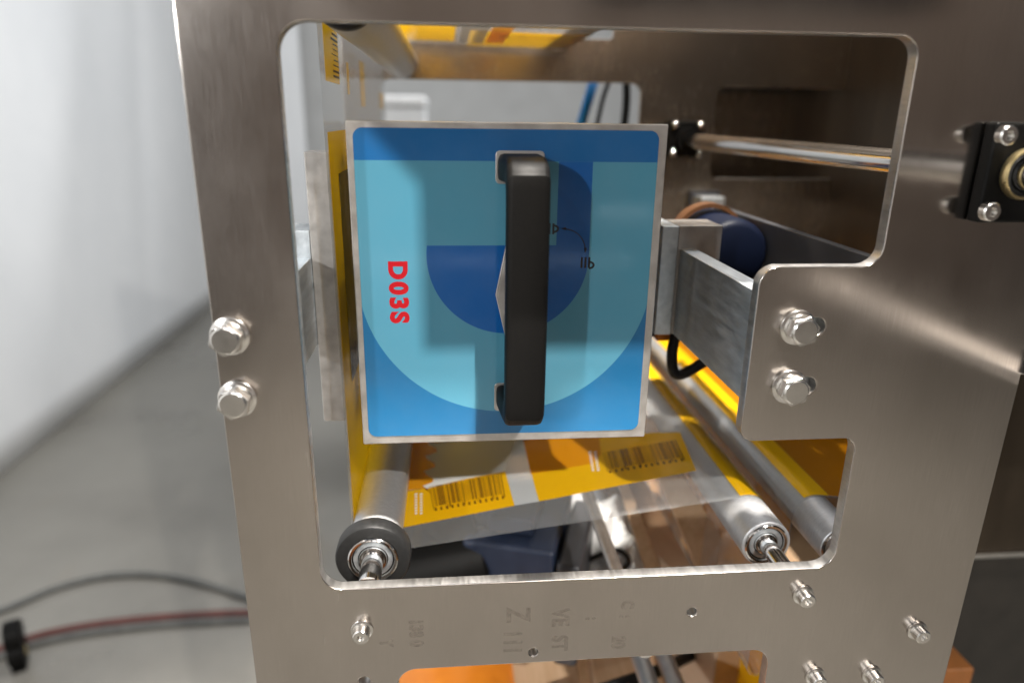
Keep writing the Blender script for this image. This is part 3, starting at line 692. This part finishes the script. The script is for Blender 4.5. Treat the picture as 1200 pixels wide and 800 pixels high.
t = thing('paper_bag', 'crumpled white paper sack with black marks below the film', 'bag', (130, 540, -480))
rnd = random.Random(11); bm = bmesh.new(); bmesh.ops.create_icosphere(bm, subdivisions=3, radius=1)
for v in bm.verts:
    n_ = v.co.normalized(); rj = 1+rnd.uniform(-.06, .06)+.55*noise.noise(n_*2.3); v.co = Vector((138+40*n_.x*rj, 560+60*n_.y*rj, -398+52*n_.z*rj))
m_ = MB(); m_.bm.free(); m_.bm = bm; m_.done('sack', M_paper, t, ang=15)
b = MB(); b.tube([(118, 512, -365), (140, 505, -352), (152, 508, -368), (134, 503, -380), (150, 503, -392)], 2.4); b.done('mark', M_rubber, t)
c = MB().tube([(20, 430, -448), (70, 430, -442), (120, 440, -436), (170, 460, -440), (220, 500, -460)], 5).done('black_cable', M_rubber); tag(c, 'black cable crossing the top of the lower window', 'cable')
t = thing('film_reel', 'orange film reel at the left of the lower window', 'reel', (10, 470, -560))
b = MB(); b.lathe([(0, 20), (0, 70), (260, 70), (260, 20)], (0, 420, -545), seg=56); b.done('wound_film', M_orange, t)
b = MB(); b.lathe([(-4, 8), (-4, 20), (264, 20), (264, 8)], (0, 420, -545), seg=40); b.done('core', M_card, t)
t = thing('yellow_film_sheet', 'hanging sheet of yellow film at the right end of the lower window', 'film', (240, 460, -560))
b = MB(); b.poly([(236, 400, -400), (262, 620, -400), (262, 620, -640), (236, 400, -640)]); b.done('sheet', M_yel, t)

# ------------------------------------------------------------------ far right: neighbouring cabinet and cartons
t = thing('steel_cabinet', 'dark stainless cabinet right of the frame with a bright horizontal seam', 'cabinet', (700, 700, -1150))
b = MB(); b.box(420, 1100, 560, 1000, -411, 300); b.done('upper_panel', M_cab, t, bev=2)
b = MB(); b.box(424, 1100, 566, 1000, -1150, -416); b.done('lower_panel', M_low, t, bev=2)
b = MB(); b.box(418, 1100, 557, 600, -416, -411); b.done('seam_strip', M_chrome, t)
t = thing('cardboard_box', 'rust brown carton standing on the floor right of the frame', 'box', (435, 510, -1150))
b = MB(); b.box(402, 468, 470, 552, -1150, -468); b.done('carton', M_rust, t, bev=2)
b = MB(); b.box(404, 430, 469, 469.8, -700, -468); b.done('tape', M_orange, t)

# ------------------------------------------------------------------ cables on the floor at left
def fl(px, py, up): 
    d = ray(px, py); return d*((-1150+up)/d.z)
c = MB().tube([fl(-60, 728, 9), fl(0, 715, 9), fl(70, 687, 9), fl(140, 673, 9), fl(210, 677, 9), fl(285, 698, 9), fl(360, 725, 9)], 8).done('air_hose', M_cable); tag(c, 'grey hose lying in a flat arc across the concrete floor', 'hose')
pts = [(-50, 772), (0, 760), (40, 746), (90, 735), (150, 727), (220, 721), (290, 718), (360, 716)]
t = thing('power_cable', 'red brown twin cable on the floor leading into the black clip', 'cable', fl(150, 727, 0))
b = MB(); b.tube([fl(x, y, 10) for x, y in pts], 9.5); b.done('red_core', M_red, t)
b = MB(); b.tube([fl(x, y+8, 8) for x, y in pts], 7.5); b.done('grey_core', M_cable, t)
q = fl(24, 778, 0)
t = thing('cable_clip', 'black two-hole cable clip on the concrete floor at lower left', 'clip', q)
b = MB(); rr = Matrix.Rotation(R(25), 3, 'Z')
for dz in (34, 78):
    for a in range(1):
        o = q+Vector((0, 0, dz)); ax = rr @ Vector((1, 0, 0))
        b.lathe([(-16, 13), (-16, 29), (-13, 32), (13, 32), (16, 29), (16, 13), (-16, 13)], o, ax, 32)
b.done('clip_body', M_black, t)
for dz in (34, 78):
    b = MB(); o = q+Vector((0, 0, dz)); b.lathe([(-17.5, 0), (-17.5, 9), (-14, 12.8), (14, 12.8), (17.5, 9), (17.5, 0)], o, rr @ Vector((1, 0, 0)), 24); b.done('gland', M_brass if dz < 50 else M_rubber, t)
b = MB(); b.box(q.x-14, q.x+14, q.y-28, q.y+28, q.z+.3, q.z+6, rr); b.done('clip_foot', M_black, t, bev=1)
